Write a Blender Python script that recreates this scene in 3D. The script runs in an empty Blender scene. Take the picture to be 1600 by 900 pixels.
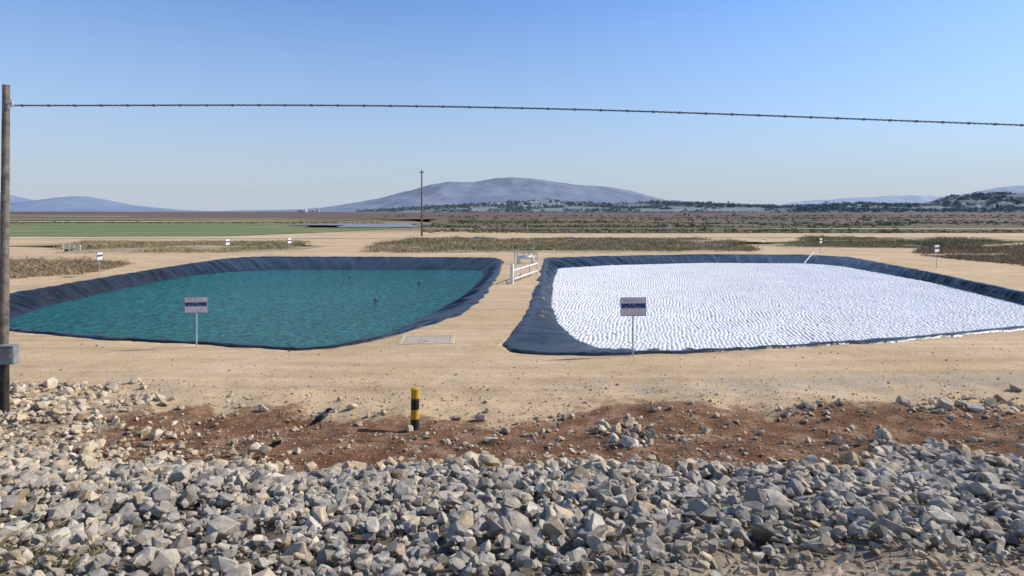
import bpy, bmesh, math, random
import numpy as np
from mathutils import Vector, Matrix
random.seed(7); rng=np.random.default_rng(7)
scene=bpy.context.scene
scene.view_settings.view_transform='Standard'; scene.view_settings.look='None'; scene.view_settings.exposure=0
COL=scene.collection
CH=5.0; F=1000.0; HZ=330.0

def gp(px,py,z=0.0):
    d=(CH-z)*F/(py-HZ); return ((px-800)*d/F, d)

# ---------------------------------------------------------------- noise
def _h(ix,iy,seed):
    n=(ix*374761393+iy*668265263+seed*144665)&0xffffffff
    n=((n^(n>>13))*1274126177)&0xffffffff
    return ((n^(n>>16))&0xffff)/65535.0
def vn(x,y,seed=0):
    x=np.asarray(x,float); y=np.asarray(y,float)
    ix=np.floor(x).astype(np.int64); iy=np.floor(y).astype(np.int64)
    fx=x-ix; fy=y-iy; fx=fx*fx*(3-2*fx); fy=fy*fy*(3-2*fy)
    a=_h(ix,iy,seed);b=_h(ix+1,iy,seed);c=_h(ix,iy+1,seed);d=_h(ix+1,iy+1,seed)
    return (a*(1-fx)+b*fx)*(1-fy)+(c*(1-fx)+d*fx)*fy
def fbm(x,y,seed=0,o=4):
    s=0;a=.5;t=0
    for i in range(o):
        s=s+a*vn(np.asarray(x)*2**i,np.asarray(y)*2**i,seed+i*17); t+=a; a*=.5
    return s/t
def sst(a,b,x):
    t=np.clip((np.asarray(x,float)-a)/(b-a),0,1); return t*t*(3-2*t)

# ---------------------------------------------------------------- object helpers
def tag(o,label=None,category=None,kind=None,group=None):
    if label: o["label"]=label
    if category: o["category"]=category
    if kind: o["kind"]=kind
    if group: o["group"]=group
    return o
def addobj(name,me,mats=(),parent=None):
    for m in mats: me.materials.append(m)
    o=bpy.data.objects.new(name,me); COL.objects.link(o)
    if parent: o.parent=parent
    return o
def fast_mesh(name,V,Fc,smooth=False):
    V=np.asarray(V,np.float32); Fc=np.asarray(Fc,np.int32); k=Fc.shape[1]
    me=bpy.data.meshes.new(name)
    me.vertices.add(len(V)); me.vertices.foreach_set("co",V.ravel())
    me.loops.add(Fc.size); me.loops.foreach_set("vertex_index",Fc.ravel())
    me.polygons.add(len(Fc)); me.polygons.foreach_set("loop_start",np.arange(0,Fc.size,k,dtype=np.int32))
    me.update(calc_edges=True)
    me.polygons.foreach_set("use_smooth",np.full(len(Fc),smooth,dtype=bool)); me.update()
    return me
def bm_mesh(name,bm,smooth=False):
    bmesh.ops.recalc_face_normals(bm,faces=bm.faces)
    me=bpy.data.meshes.new(name); bm.to_mesh(me); bm.free()
    if smooth:
        for p in me.polygons: p.use_smooth=True
    return me
def empty(name,loc,rz=0):
    e=bpy.data.objects.new(name,None); COL.objects.link(e); e.location=loc; e.rotation_euler=(0,0,rz); e.empty_display_size=.2
    return e
def bm_box(bm,c,s,rot=None,bev=0.0):
    r=bmesh.ops.create_cube(bm,size=1.0); vs=r['verts']
    M=Matrix.Translation(c)@(rot.to_4x4() if rot else Matrix.Identity(4))@Matrix.Diagonal((s[0],s[1],s[2],1))
    bmesh.ops.transform(bm,matrix=M,verts=vs)
    if bev>0:
        es=list({e for v in vs for e in v.link_edges})
        bmesh.ops.bevel(bm,geom=es,offset=bev,segments=1,affect='EDGES')
def bm_rod(bm,a,b,r,r2=None,seg=12,cap=True):
    a=Vector(a);b=Vector(b);d=b-a;L=d.length
    res=bmesh.ops.create_cone(bm,cap_ends=cap,segments=seg,radius1=r,radius2=r if r2 is None else r2,depth=L)
    M=Matrix.Translation((a+b)/2)@d.to_track_quat('Z','Y').to_matrix().to_4x4()
    bmesh.ops.transform(bm,matrix=M,verts=res['verts'])
    return res['verts']

# ---------------------------------------------------------------- materials
def new_mat(name):
    m=bpy.data.materials.new(name); m.use_nodes=True; nt=m.node_tree
    return m,nt,nt.nodes["Principled BSDF"]
def N(nt,t,**k):
    n=nt.nodes.new(t)
    for a,v in k.items(): setattr(n,a,v)
    return n
def noise(nt,vec,scale,detail=4,rough=.55,dist=0):
    n=N(nt,'ShaderNodeTexNoise'); n.inputs['Scale'].default_value=scale; n.inputs['Detail'].default_value=detail
    n.inputs['Roughness'].default_value=rough; n.inputs['Distortion'].default_value=dist
    nt.links.new(vec,n.inputs['Vector']); return n.outputs['Fac']
def ramp(nt,fac,stops):
    r=N(nt,'ShaderNodeValToRGB'); e=r.color_ramp.elements
    while len(e)<len(stops): e.new(.5)
    for i,(p,c) in enumerate(stops):
        e[i].position=p; e[i].color=(*c,1) if len(c)==3 else c
    nt.links.new(fac,r.inputs['Fac']); return r.outputs['Color']
def mix(nt,fac,a,b,mode='MIX'):
    n=N(nt,'ShaderNodeMix',data_type='RGBA',blend_type=mode)
    def s(i,v):
        if isinstance(v,(int,float)): n.inputs[i].default_value=v
        elif isinstance(v,tuple): n.inputs[i].default_value=(*v,1)
        else: nt.links.new(v,n.inputs[i])
    s(0,fac);s(6,a);s(7,b); return n.outputs[2]
def math_(nt,op,a,b=None,clamp=False):
    n=N(nt,'ShaderNodeMath',operation=op); n.use_clamp=clamp
    for i,v in enumerate((a,b)):
        if v is None: continue
        if isinstance(v,(int,float)): n.inputs[i].default_value=v
        else: nt.links.new(v,n.inputs[i])
    return n.outputs[0]
def bump(nt,h,bsdf,strength=.5,dist=.02):
    b=N(nt,'ShaderNodeBump'); b.inputs['Strength'].default_value=strength; b.inputs['Distance'].default_value=dist
    nt.links.new(h,b.inputs['Height']); nt.links.new(b.outputs[0],bsdf.inputs['Normal'])
def pos(nt): return N(nt,'ShaderNodeNewGeometry').outputs['Position']
def objc(nt): return N(nt,'ShaderNodeTexCoord').outputs['Object']
def mapped(nt,v,scale,rot=0):
    mp=N(nt,'ShaderNodeMapping'); mp.inputs['Scale'].default_value=scale; mp.inputs['Rotation'].default_value=(0,0,rot); nt.links.new(v,mp.inputs['Vector']); return mp.outputs[0]
def mottled(name,c1,c2,scale=3,rough=.8,bs=.3,bd=.01,world=False,spec=.3,metal=0,detail=5,stops=(.35,.65),fine=None):
    m,nt,b=new_mat(name); v=pos(nt) if world else objc(nt)
    n=noise(nt,v,scale,detail)
    c=ramp(nt,n,[(stops[0],c1),(stops[1],c2)])
    nt.links.new(c,b.inputs['Base Color'])
    b.inputs['Roughness'].default_value=rough; b.inputs['Specular IOR Level'].default_value=spec; b.inputs['Metallic'].default_value=metal
    if bs: bump(nt,noise(nt,v,scale*3,4),b,bs,bd)
    return m

def ground_material():
    m,nt,b=new_mat("ground_soil"); p=pos(nt)
    at=N(nt,'ShaderNodeAttribute',attribute_name='zone'); sep=N(nt,'ShaderNodeSeparateColor'); nt.links.new(at.outputs['Color'],sep.inputs[0])
    n1=noise(nt,p,.18,5); n2=noise(nt,p,1.3,6,.65); n3=noise(nt,p,14,5,.7); n4=noise(nt,p,55,3,.7)
    streak=noise(nt,mapped(nt,p,(.10,1.3,1),-.03),1,5,.6)
    sand=ramp(nt,n1,[(.3,(.56,.395,.22)),(.7,(.70,.515,.315))])
    sand=mix(nt,.8,sand,ramp(nt,streak,[(.3,(.74,.73,.72)),(.6,(1.08,1.08,1.08))]),'MULTIPLY')
    sand=mix(nt,.5,sand,ramp(nt,n2,[(.3,(.78,.76,.74)),(.62,(1.1,1.1,1.1))]),'MULTIPLY')
    sand=mix(nt,.8,sand,ramp(nt,n3,[(.32,(.64,.62,.60)),(.55,(1,1,1)),(.75,(1.2,1.2,1.2))]),'MULTIPLY')
    gr=ramp(nt,n4,[(.35,(.27,.22,.155)),(.65,(.58,.485,.36))])
    dirt=ramp(nt,n2,[(.28,(.10,.046,.024)),(.5,(.215,.108,.055)),(.66,(.38,.23,.135)),(.8,(.52,.37,.24))])
    dirt=mix(nt,.85,dirt,ramp(nt,n3,[(.35,(.5,.48,.46)),(.65,(1.25,1.25,1.25))]),'MULTIPLY')
    rub=ramp(nt,n2,[(.3,(.13,.10,.07)),(.7,(.24,.19,.135))])  # dark soil: shade in the gaps between rocks is painted into its colour
    rub=mix(nt,.8,rub,ramp(nt,n3,[(.35,(.5,.5,.5)),(.65,(1.1,1.1,1.1))]),'MULTIPLY')
    tanr=ramp(nt,n3,[(.3,(.22,.17,.11)),(.7,(.54,.43,.30))])
    at2=N(nt,'ShaderNodeAttribute',attribute_name='tan'); rub=mix(nt,at2.outputs['Fac'],rub,tanr)
    fld=ramp(nt,n1,[(.35,(.22,.165,.10)),(.65,(.30,.225,.14))])
    jit=math_(nt,'MULTIPLY',math_(nt,'SUBTRACT',n2,.5),2.8)
    jit=math_(nt,'ADD',jit,math_(nt,'MULTIPLY',math_(nt,'SUBTRACT',n3,.5),1.1))
    def z(o,k=.8,sh=3.2):
        v=math_(nt,'ADD',sep.outputs[o] if isinstance(o,int) else o,math_(nt,'MULTIPLY',jit,k))
        return math_(nt,'MULTIPLY',math_(nt,'SUBTRACT',v,.35),sh,True)
    c=mix(nt,math_(nt,'MULTIPLY',z(at.outputs['Alpha'],.8,2.0),.75),sand,gr)
    c=mix(nt,z(0),c,dirt); c=mix(nt,z(1),c,rub); c=mix(nt,sep.outputs[2],c,fld)
    nt.links.new(c,b.inputs['Base Color']); b.inputs['Roughness'].default_value=.95; b.inputs['Specular IOR Level'].default_value=.15
    h=math_(nt,'ADD',math_(nt,'MULTIPLY',n3,.7),math_(nt,'MULTIPLY',n4,.3)); bump(nt,h,b,.8,.05)
    return m
M_ground=ground_material()

def rock_material(name,ca,cb,cc):
    m,nt,b=new_mat(name)
    g=N(nt,'ShaderNodeNewGeometry'); oi=N(nt,'ShaderNodeObjectInfo')
    r=math_(nt,'FRACT',math_(nt,'ADD',g.outputs['Random Per Island'],math_(nt,'MULTIPLY',oi.outputs['Random'],3.7)))
    c=ramp(nt,r,[(0,ca),(.3,cb),(.6,cc),(.8,tuple(v*.68 for v in cb)),(1,ca)])
    n=noise(nt,g.outputs['Position'],9,6,.7)
    c=mix(nt,.9,c,ramp(nt,n,[(.3,(.55,.52,.48)),(.5,(.95,.95,.95)),(.72,(1.3,1.25,1.15))]),'MULTIPLY')
    nt.links.new(c,b.inputs['Base Color']); b.inputs['Roughness'].default_value=.9; b.inputs['Specular IOR Level'].default_value=.15
    bump(nt,noise(nt,g.outputs['Position'],24,7,.75),b,.8,.03)
    return m
M_rock=rock_material("limestone_grey",(.48,.42,.34),(.33,.295,.245),(.62,.55,.45))
M_cream=rock_material("limestone_cream",(.64,.52,.365),(.50,.38,.245),(.68,.59,.455))
M_pebble=rock_material("pebble_stone",(.54,.43,.30),(.36,.28,.19),(.66,.55,.40))
M_chip=rock_material("grey_stone_chips",(.33,.29,.23),(.22,.19,.15),(.44,.385,.31))  # darker chips paint the shade of the rock gaps into their colour

def liner_material():
    m,nt,b=new_mat("pond_liner_plastic"); p=pos(nt)
    n=noise(nt,p,.7,5); n2=noise(nt,p,3,5,.65)
    c=ramp(nt,n,[(.3,(.011,.014,.018)),(.7,(.024,.028,.034))])
    c=mix(nt,ramp(nt,n2,[(.57,(0,0,0)),(.85,(.35,.35,.35))]),c,(.13,.12,.11))
    nt.links.new(c,b.inputs['Base Color']); b.inputs['Roughness'].default_value=.36; b.inputs['Specular IOR Level'].default_value=.27
    bump(nt,noise(nt,p,1.8,4,.55,1.2),b,.55,.13); return m
M_liner=liner_material()
def water_material():
    m,nt,b=new_mat("pond_water_teal"); p=pos(nt)
    v=mapped(nt,p,(1,.6,1),.35)
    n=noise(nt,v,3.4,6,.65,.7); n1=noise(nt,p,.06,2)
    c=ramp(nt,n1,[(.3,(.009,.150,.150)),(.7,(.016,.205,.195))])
    c=mix(nt,.95,c,ramp(nt,n,[(.38,(.30,.38,.42)),(.5,(.92,.92,.92)),(.64,(1.9,1.65,1.6))]),'MULTIPLY')  # ripple crests lightened and troughs darkened in the colour, following the bump
    nt.links.new(c,b.inputs['Base Color']); b.inputs['Roughness'].default_value=.09; b.inputs['IOR'].default_value=1.33; b.inputs['Specular IOR Level'].default_value=.4
    bump(nt,n,b,1.0,.5); return m
M_water=water_material()
M_ball=mottled("white_float_plastic",(.83,.80,.75),(.88,.855,.81),.25,.5,0,world=True)
M_wood=mottled("weathered_wood",(.10,.085,.07),(.24,.20,.16),6,.85,.5,.01)
M_tar=mottled("tarred_wood",(.012,.011,.01),(.05,.04,.035),6,.7,.4,.01)
M_metal=mottled("galvanised_steel",(.36,.38,.39),(.50,.51,.52),8,.45,.1,.002,metal=.2)
M_boxgrey=mottled("grey_painted_metal",(.16,.18,.17),(.24,.26,.25),5,.5,.1,.002)
M_white=mottled("white_paint",(.66,.66,.64),(.8,.8,.78),4,.5,.1,.002)
M_board=mottled("sign_board_paint",(.74,.68,.69),(.84,.78,.78),5,.5,.05,.001)
M_blue=mottled("sign_blue_paint",(.02,.045,.18),(.035,.07,.25),6,.45,0)
M_ink=mottled("sign_dark_ink",(.05,.05,.09),(.09,.08,.13),9,.5,0)
M_red=mottled("sign_red_ink",(.30,.05,.06),(.40,.08,.10),9,.5,0)
M_yel=mottled("yellow_paint",(.50,.29,.02),(.66,.40,.03),7,.5,.15,.003)
M_blk=mottled("black_paint",(.012,.012,.012),(.04,.038,.034),7,.5,.15,.003)
M_cable=mottled("cable_sheath",(.13,.17,.18),(.22,.27,.28),9,.6,0)
M_conc=mottled("concrete_slab",(.46,.37,.26),(.58,.46,.33),3,.9,.3,.01)
M_plate=mottled("dusty_plate",(.38,.32,.24),(.52,.42,.31),4,.8,.3,.01)
M_scrap=mottled("torn_black_plastic",(.01,.01,.012),(.04,.035,.03),6,.6,.4,.02)
M_cgrey=mottled("crow_grey_feathers",(.10,.095,.09),(.18,.17,.16),30,.8,.3,.004)
M_cblk=mottled("crow_black_feathers",(.008,.008,.010),(.03,.03,.034),30,.5,.3,.004)
def foliage_mat(name,c1,c2,c3,scale=.3):
    m,nt,b=new_mat(name); g=N(nt,'ShaderNodeNewGeometry')
    n=noise(nt,g.outputs['Position'],scale,4)
    f=math_(nt,'ADD',math_(nt,'MULTIPLY',n,.6),math_(nt,'MULTIPLY',g.outputs['Random Per Island'],.4))
    c=ramp(nt,f,[(.25,c1),(.5,c2),(.78,c3)])
    nt.links.new(c,b.inputs['Base Color']); b.inputs['Roughness'].default_value=.9; b.inputs['Specular IOR Level'].default_value=.1
    return m
M_dry=foliage_mat("dry_weeds",(.22,.17,.09),(.34,.27,.15),(.46,.37,.22))
M_olive=foliage_mat("olive_weeds",(.15,.15,.065),(.27,.24,.12),(.42,.35,.20))
M_brown=foliage_mat("brown_brush",(.18,.13,.075),(.30,.22,.13),(.46,.35,.22))
M_bush=foliage_mat("field_bushes",(.09,.105,.055),(.14,.145,.08),(.21,.19,.115),.03)
M_wood_far=foliage_mat("haze_painted_woodland",(.13,.165,.175),(.16,.20,.205),(.20,.235,.23),.01)  # distance haze painted into the leaf colours

# ---------------------------------------------------------------- ponds
class Pond:
    def __init__(s,outer,inner,wz,c):
        s.c=np.array(c); s.wz=wz
        s.th=np.linspace(-math.pi,math.pi,2000,endpoint=False)
        s.Ro=s.radial(outer); s.Ri=s.radial(inner)
        s.Ro=s.smooth(s.Ro,11); s.Ri=s.smooth(s.Ri,31)
        s.Ri=np.minimum(s.Ri,s.Ro-1.0)
    def smooth(s,r,k):
        w=np.hanning(k+2)[1:-1]; w/=w.sum(); rr=np.concatenate([r[-k:],r,r[:k]]); return np.convolve(rr,w,'same')[k:-k]
    def radial(s,poly):
        P=np.array(poly)-s.c; Q=np.roll(P,-1,0); out=np.zeros(len(s.th))
        for i,t in enumerate(s.th):
            d=np.array([math.cos(t),math.sin(t)]); e=Q-P
            den=d[0]*e[:,1]-d[1]*e[:,0]; den[np.abs(den)<1e-9]=1e-9
            r=(P[:,0]*e[:,1]-P[:,1]*e[:,0])/den; u=(P[:,0]*d[1]-P[:,1]*d[0])/den
            ok=(r>0)&(u>=-1e-6)&(u<=1+1e-6); out[i]=r[ok].max() if ok.any() else out[i-1]
        return out
    def R(s,x,y,which):
        t=np.arctan2(y-s.c[1],x-s.c[0]); R=s.Ro if which=='o' else s.Ri
        return np.interp(t,np.append(s.th,math.pi),np.append(R,R[0])), np.hypot(x-s.c[0],y-s.c[1])
LO=[(-28.6,31.0),(-30.4,38.5),(-30.7,47.2),(-30.5,61),(-30.2,67),(-28,70),(-14,69.6),(-1.7,68.3),(-.9,64),(-1.08,49),(-1.67,37),(-2.4,31.2),(-3.85,27.5),(-5.0,25.1),(-6.5,23.3),(-7.6,22.9),(-9.4,23.4),(-14.8,24.6),(-19.3,26),(-23.1,27.5)]
LI=[(-26.6,33),(-28.6,40),(-29.2,50),(-29,57),(-27.2,61),(-23.6,63.7),(-3.15,63),(-2.5,58),(-3.0,46.4),(-4.2,38.2),(-5.0,33.5),(-5.9,29.7),(-7.3,25.6),(-9.4,25.3),(-14.8,26.4),(-19,27.8),(-23,29.6)]
RO=[(3.5,68),(10.6,70.9),(22,73.5),(32.8,73),(36.6,69.4),(34.2,52.6),(31.6,39.4),(29.9,32.3),(25.9,28.4),(21.6,27),(16.25,25),(11.9,23.8),(8.75,23),(5.6,22.4),(2.9,22.2),(1.1,22.3),(-.1,22.8),(-.42,23.8),(0,25.6),(.53,29.4),(1.07,35.7),(1.9,45.5),(2.8,58.8)]
RI=[(4.5,62.2),(9.8,65.5),(20.6,68.7),(31.5,67.9),(33.2,64.4),(32.6,49.1),(30.6,39),(28.4,33),(25,30.1),(21,28.6),(16,26.6),(11.9,25.6),(8.7,25.0),(4.9,24.9),(3.65,25.8),(2.87,27.3),(2.33,31.1),(2.3,37.3),(3.3,50.9)]
PL=Pond(LO,LI,-.8,(-13,42)); PR=Pond(RO,RI,-.6,(13,42))

# ---------------------------------------------------------------- ground
def yR(x): return 11.5+1.3*(fbm(x*.5,x*0+3,5)-.5)*2+1.0*sst(3,9,np.abs(x))
def zg(x,y):
    x=np.asarray(x,float);y=np.asarray(y,float)
    k=.5; a=(12.5+.5*(vn(x*.3,x*0,9)-.5)-y)/k
    z=.262*k*np.logaddexp(0,a); z=np.minimum(z,3.2+0*z)
    near=1-sst(17,21,y)
    z=z+near*(fbm(x*.8,y*.8,3)-.5)*.28+(fbm(x*2.5,y*2.5,4,3)-.5)*(.03+.12*(1-sst(15.5,17.5,y)))*(y<80)
    z=z-.10*np.exp(-((y-15)/1.3)**2)
    return z
def tanzone(x,y): return np.clip(np.maximum(.8*(1-sst(-6.5,-3.0,x))*(1-sst(6.5,8.5,y)),sst(.3,2.6,x)*(1-sst(5.5,6.7,y)))+.5*(1-sst(5.0,5.5,y)),0,1)
def build_ground():
    xs=[0]
    while xs[-1]<9000:
        x=xs[-1]; s=.18 if x<14 else .32 if x<40 else 1.2 if x<110 else x*.05
        xs.append(x+s)
    xs=np.array(sorted([-v for v in xs[1:]]+xs))
    ys=[-30,-20,-10,-4,0]
    while ys[-1]<9500:
        y=ys[-1]; s=.12 if y<20 else .3 if y<75 else y*.015
        ys.append(y+s)
    ys=np.array(ys); X,Y=np.meshgrid(xs,ys); Z=zg(X,Y)
    Z=np.where(Y>80,Z*0-.02,Z)
    for P in (PL,PR):
        R,r=P.R(X,Y,'o'); Z=np.where(r<R-.3,-3.2,Z)
    nx,ny=len(xs),len(ys)
    V=np.stack([X.ravel(),Y.ravel(),Z.ravel()],1)
    i=np.arange(nx-1)[None,:]+np.arange(ny-1)[:,None]*nx; i=i.ravel()
    me=fast_mesh("ground",V,np.stack([i,i+1,i+nx+1,i+nx],1),True)
    rub=1-sst(-.9,.3,Y-yR(X)); left=(1-sst(-10.2,-8.2,X))*(1-sst(16.5,18.5,Y))
    yD=16.6+2.4*(fbm(X*.35,X*0+9,21)-.5)-.8*np.exp(-((X+1)/2.6)**2)
    dirt=1-sst(-1.5,1.1,Y-yD)
    rub=np.maximum(rub,left*.55)
    far=sst(140,180,Y)
    grv=np.exp(-((Y-18.2-.0036*X*X)/1.4)**2)*(.35+.4*sst(-3,9,X))
    C=np.stack([dirt.ravel(),rub.ravel(),far.ravel(),grv.ravel()],1).astype(np.float32)
    a=me.color_attributes.new("zone",'FLOAT_COLOR','POINT'); a.data.foreach_set("color",C.ravel())
    t=me.attributes.new("tan",'FLOAT','POINT'); t.data.foreach_set("value",np.maximum(tanzone(X,Y),left).ravel().astype(np.float32))
    tag(addobj("ground",me,[M_ground]),"pale sandy dirt ground with reddish bare soil and rubble slope","ground","structure")
build_ground()

def build_liner(P,label,seed):
    th=P.th; n=len(th); cx=P.c[0]; cy=P.c[1]
    px=cx+P.Ro*np.cos(th); py=cy+P.Ro*np.sin(th)
    s=np.concatenate([[0],np.cumsum(np.hypot(np.diff(px),np.diff(py)))])
    rows=[]
    def pleat(f,t,amp,sk):
        v=vn(s*f+t*sk,s*0+t*.5+f,seed); return amp*(1-np.abs(v-.5)*4).clip(0,1)
    specs=[(.06,-.06),(0,.035),(-.22,.06),(-.42,.04)]
    for k,(dr,z) in enumerate(specs):
        R=P.Ro+dr+(.3*(vn(s*.9,s*0+7,seed)-.5) if k<2 else 0)
        rows.append((R,z+np.zeros(n)+pleat(1.2,.1*k,.035,1)*(k>0)))
    Rt=P.Ro-.42
    for t in np.linspace(.06,1,16):
        R=Rt+(P.Ri-Rt)*t; z=.03+(P.wz-.03)*t**.9
        a=math.sin(math.pi*min(t*.9+.05,.95))
        z=z+pleat(.75,t,.15*a,.5)+pleat(1.7,t,.08*a,-.3)+.05*a*(fbm(s*.4,s*0+t*2,seed+9)-.5)
        rows.append((R+.25*(vn(s*.6,s*0+t*3,seed+3)-.5)*t,z))
    rows.append((P.Ri*.96-.4,np.full(n,P.wz-.5))); rows.append((P.Ri*.85,np.full(n,-2.6)))
    V=np.concatenate([np.stack([cx+R*np.cos(th),cy+R*np.sin(th),z],1) for R,z in rows]); m=len(rows); Fc=[]
    j=np.arange(n); j2=(j+1)%n
    for k in range(m-1): Fc.append(np.stack([j+k*n,j2+k*n,j2+(k+1)*n,j+(k+1)*n],1))
    me=fast_mesh("pond_liner",V,np.concatenate(Fc)[:,::-1],True)
    tag(addobj("pond_liner",me,[M_liner]),label,"pond liner","structure")
    R=P.Ri*1.0+.25; bm=bmesh.new()
    vs=[bm.verts.new((cx+R[i]*math.cos(th[i]),cy+R[i]*math.sin(th[i]),P.wz)) for i in range(0,n,4)]
    bm.faces.new(vs); me=bm_mesh("water",bm)
    if me.polygons[0].normal.z<0: me.flip_normals()
    return me
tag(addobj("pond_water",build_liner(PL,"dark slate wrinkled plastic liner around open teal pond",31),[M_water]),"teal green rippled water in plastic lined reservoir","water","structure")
tag(addobj("pond_water",build_liner(PR,"dark slate wrinkled plastic liner around ball covered pond",57),[M_water]),"water lying beneath white floating ball cover","water","structure")

def build_balls():
    sp=.205; us=np.arange(-36,36,sp); vs_=np.arange(-36,36,sp*.866)
    X,Y=np.meshgrid(us,vs_); X=X+(np.arange(len(vs_))%2)[:,None]*sp/2
    u=X.ravel();v=Y.ravel(); an=.31
    x=17+u*math.cos(an)-v*math.sin(an); y=47+u*math.sin(an)+v*math.cos(an)
    k=(x>0)&(x<38)&(y>22)&(y<74); x=x[k];y=y[k]
    dx=.5*(fbm(x*.4,y*.4,71,3)-.5)+rng.normal(0,.022,x.size); dy=.5*(fbm(x*.4,y*.4,72,3)-.5)+rng.normal(0,.022,x.size)
    x=x+dx;y=y+dy
    R,r=PR.R(x,y,'i'); ok=(r<R+.02)&(rng.random(x.size)>.0015); x=x[ok];y=y[ok]
    seg=7; rings=[(1.0,-.1),(.84,.55),(.45,.9)]; bv=[];bf=[]
    for rr,zz in rings:
        for k in range(seg): a=2*math.pi*k/seg; bv.append((rr*math.cos(a),rr*math.sin(a),zz))
    bv.append((0,0,1)); bv=np.array(bv)
    for q in range(2):
        for k in range(seg):
            a=q*seg+k;b_=q*seg+(k+1)%seg; bf+= [(a,b_,b_+seg),(a,b_+seg,a+seg)]
    for k in range(seg): bf.append((2*seg+k,2*seg+(k+1)%seg,3*seg))
    bf=np.array(bf); n=len(x)
    C=np.stack([x,y,PR.wz+.01+rng.normal(0,.007,n)],1)
    V=(C[:,None,:]+bv[None]*np.array([.118,.118,.058])).reshape(-1,3)
    Fc=(bf[None]+(np.arange(n)*len(bv))[:,None,None]).reshape(-1,3)
    tag(addobj("floating_ball_cover",fast_mesh("balls",V,Fc,True),[M_ball]),"dense carpet of white floating plastic balls covering pond","floating cover","stuff")
build_balls()

# ---------------------------------------------------------------- rocks
def hull(npts,seed,bev=0):
    r=random.Random(seed); bm=bmesh.new()
    sx,sy,sz=1,r.uniform(.6,.95),r.uniform(.42,.75)
    for i in range(npts):
        d=Vector((r.gauss(0,1),r.gauss(0,1),r.gauss(0,1))).normalized()*r.uniform(.78,1.08)
        d=Vector([math.copysign(abs(c)**.8,c) for c in d])
        bm.verts.new((d.x*sx,d.y*sy,d.z*sz))
    bmesh.ops.convex_hull(bm,input=bm.verts)
    for v in [v for v in bm.verts if not v.link_faces]: bm.verts.remove(v)
    bmesh.ops.dissolve_limit(bm,angle_limit=.28,verts=bm.verts,edges=bm.edges)
    if bev: bmesh.ops.bevel(bm,geom=list(bm.edges),offset=bev,segments=1,affect='EDGES')
    bmesh.ops.triangulate(bm,faces=bm.faces)
    if bev:
        for v in bm.verts: v.co*=1+r.uniform(-.04,.04)
    bmesh.ops.recalc_face_normals(bm,faces=bm.faces)
    return bm
def arrays(bm):
    bm.verts.ensure_lookup_table(); bm.verts.index_update()
    return np.array([v.co[:] for v in bm.verts]),np.array([[v.index for v in f.verts] for f in bm.faces])
def rotm(n,tilt=.38):
    # mostly resting on their flat side: yaw * small tilt
    yaw=rng.uniform(0,2*math.pi,n); tx=rng.normal(0,tilt,n); ty=rng.normal(0,tilt,n)
    c,s=np.cos(yaw),np.sin(yaw); o=np.zeros(n); i=np.ones(n)
    Z=np.stack([np.stack([c,-s,o],1),np.stack([s,c,o],1),np.stack([o,o,i],1)],1)
    c,s=np.cos(tx),np.sin(tx); X=np.stack([np.stack([i,o,o],1),np.stack([o,c,-s],1),np.stack([o,s,c],1)],1)
    c,s=np.cos(ty),np.sin(ty); Y=np.stack([np.stack([c,o,s],1),np.stack([o,i,o],1),np.stack([-s,o,c],1)],1)
    return X@Y@Z
def merged(name,P,S,variants,mat,label,cat):
    n=len(P); Rm=rotm(n); vi=rng.integers(0,len(variants),n); Vs=[];Fs=[];off=0
    for k,(v,f) in enumerate(variants):
        sel=np.where(vi==k)[0]
        if not len(sel): continue
        vv=np.einsum('nij,mj->nmi',Rm[sel],v)*S[sel][:,None,None]+P[sel][:,None,:]
        ff=f[None]+(np.arange(len(sel))*len(v))[:,None,None]+off
        Vs.append(vv.reshape(-1,3));Fs.append(ff.reshape(-1,3)); off+=len(sel)*len(v)
    return tag(addobj(name,fast_mesh(name,np.concatenate(Vs),np.concatenate(Fs)),[mat]),label,cat,"stuff")
def inframe(x,y): return np.abs(x)<.84*y+.6
n=24000; x=rng.uniform(-12.5,12.5,n); y=rng.uniform(3.4,14.8,n)
dens=np.where(y<yR(x),1,0.0); edge=np.clip(1-(y-yR(x))/1.6,0,1)**2*.3; dens=np.maximum(dens,np.where(y>=yR(x),edge,0))
sparse=.72*tanzone(x,y)+.3*(fbm(x*.6,y*.6,66)-.5)
dens=dens*(1-np.clip(sparse,0,.9))
ok=inframe(x,y)&(rng.random(n)<dens); x=x[ok];y=y[ok]
small_zone=(1-.38*sst(1.0,3.5,x)*(1-sst(5.6,6.9,y)))
L=np.clip(rng.lognormal(np.log(.104+.0135*(y-5)),.40,len(x)),.045,.38)*small_zone; r_=L/2
z=zg(x,y)+r_*.35+rng.random(len(x))*.11
rub=np.stack([x,y,z],1); rubr=r_; rubm=(rng.random(len(x))<(.16+.55*(1-sst(-9,-4,x))+.5*tanzone(x,y))).astype(int)
rubm=np.where(y>yR(x)-.3,1,rubm)
sc=[(765,690,28),(790,672,20),(825,676,22),(712,651,22),(752,652,24),(943,663,26),(966,672,26),(985,664,22),(1000,676,26),(1018,684,24),(985,700,34),(960,688,24),(1015,696,22),(1265,634,26),(1280,632,18),(1410,628,26),(1478,640,32),(1500,636,22),(1524,641,26),(1548,634,30),(1560,626,22),(1590,608,22),(415,640,22),(1262,684,18),(640,666,26),(560,664,16),(700,690,14),(880,650,14),(1120,648,14),(1190,668,16),(1330,664,16),(1440,700,20),(890,668,16),(1000,650,14),(860,700,14),(1520,684,20),(1320,700,18)]
cx=[];cy=[];cs=[]
for a,b_,s in sc:
    X,Y=gp(a,b_); cx.append(X);cy.append(Y);cs.append(s*Y/1000)
nl=2400; lx=rng.uniform(-15.5,-7.2,nl); ly=rng.uniform(12.0,18.6,nl)
w=np.clip(1.6-(lx+14)/5.5-(ly-13)/6.5,0,1)*(.35+1.2*(fbm(lx*.7,ly*.7,44)>.46)); k=rng.random(nl)<w*.9
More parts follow.
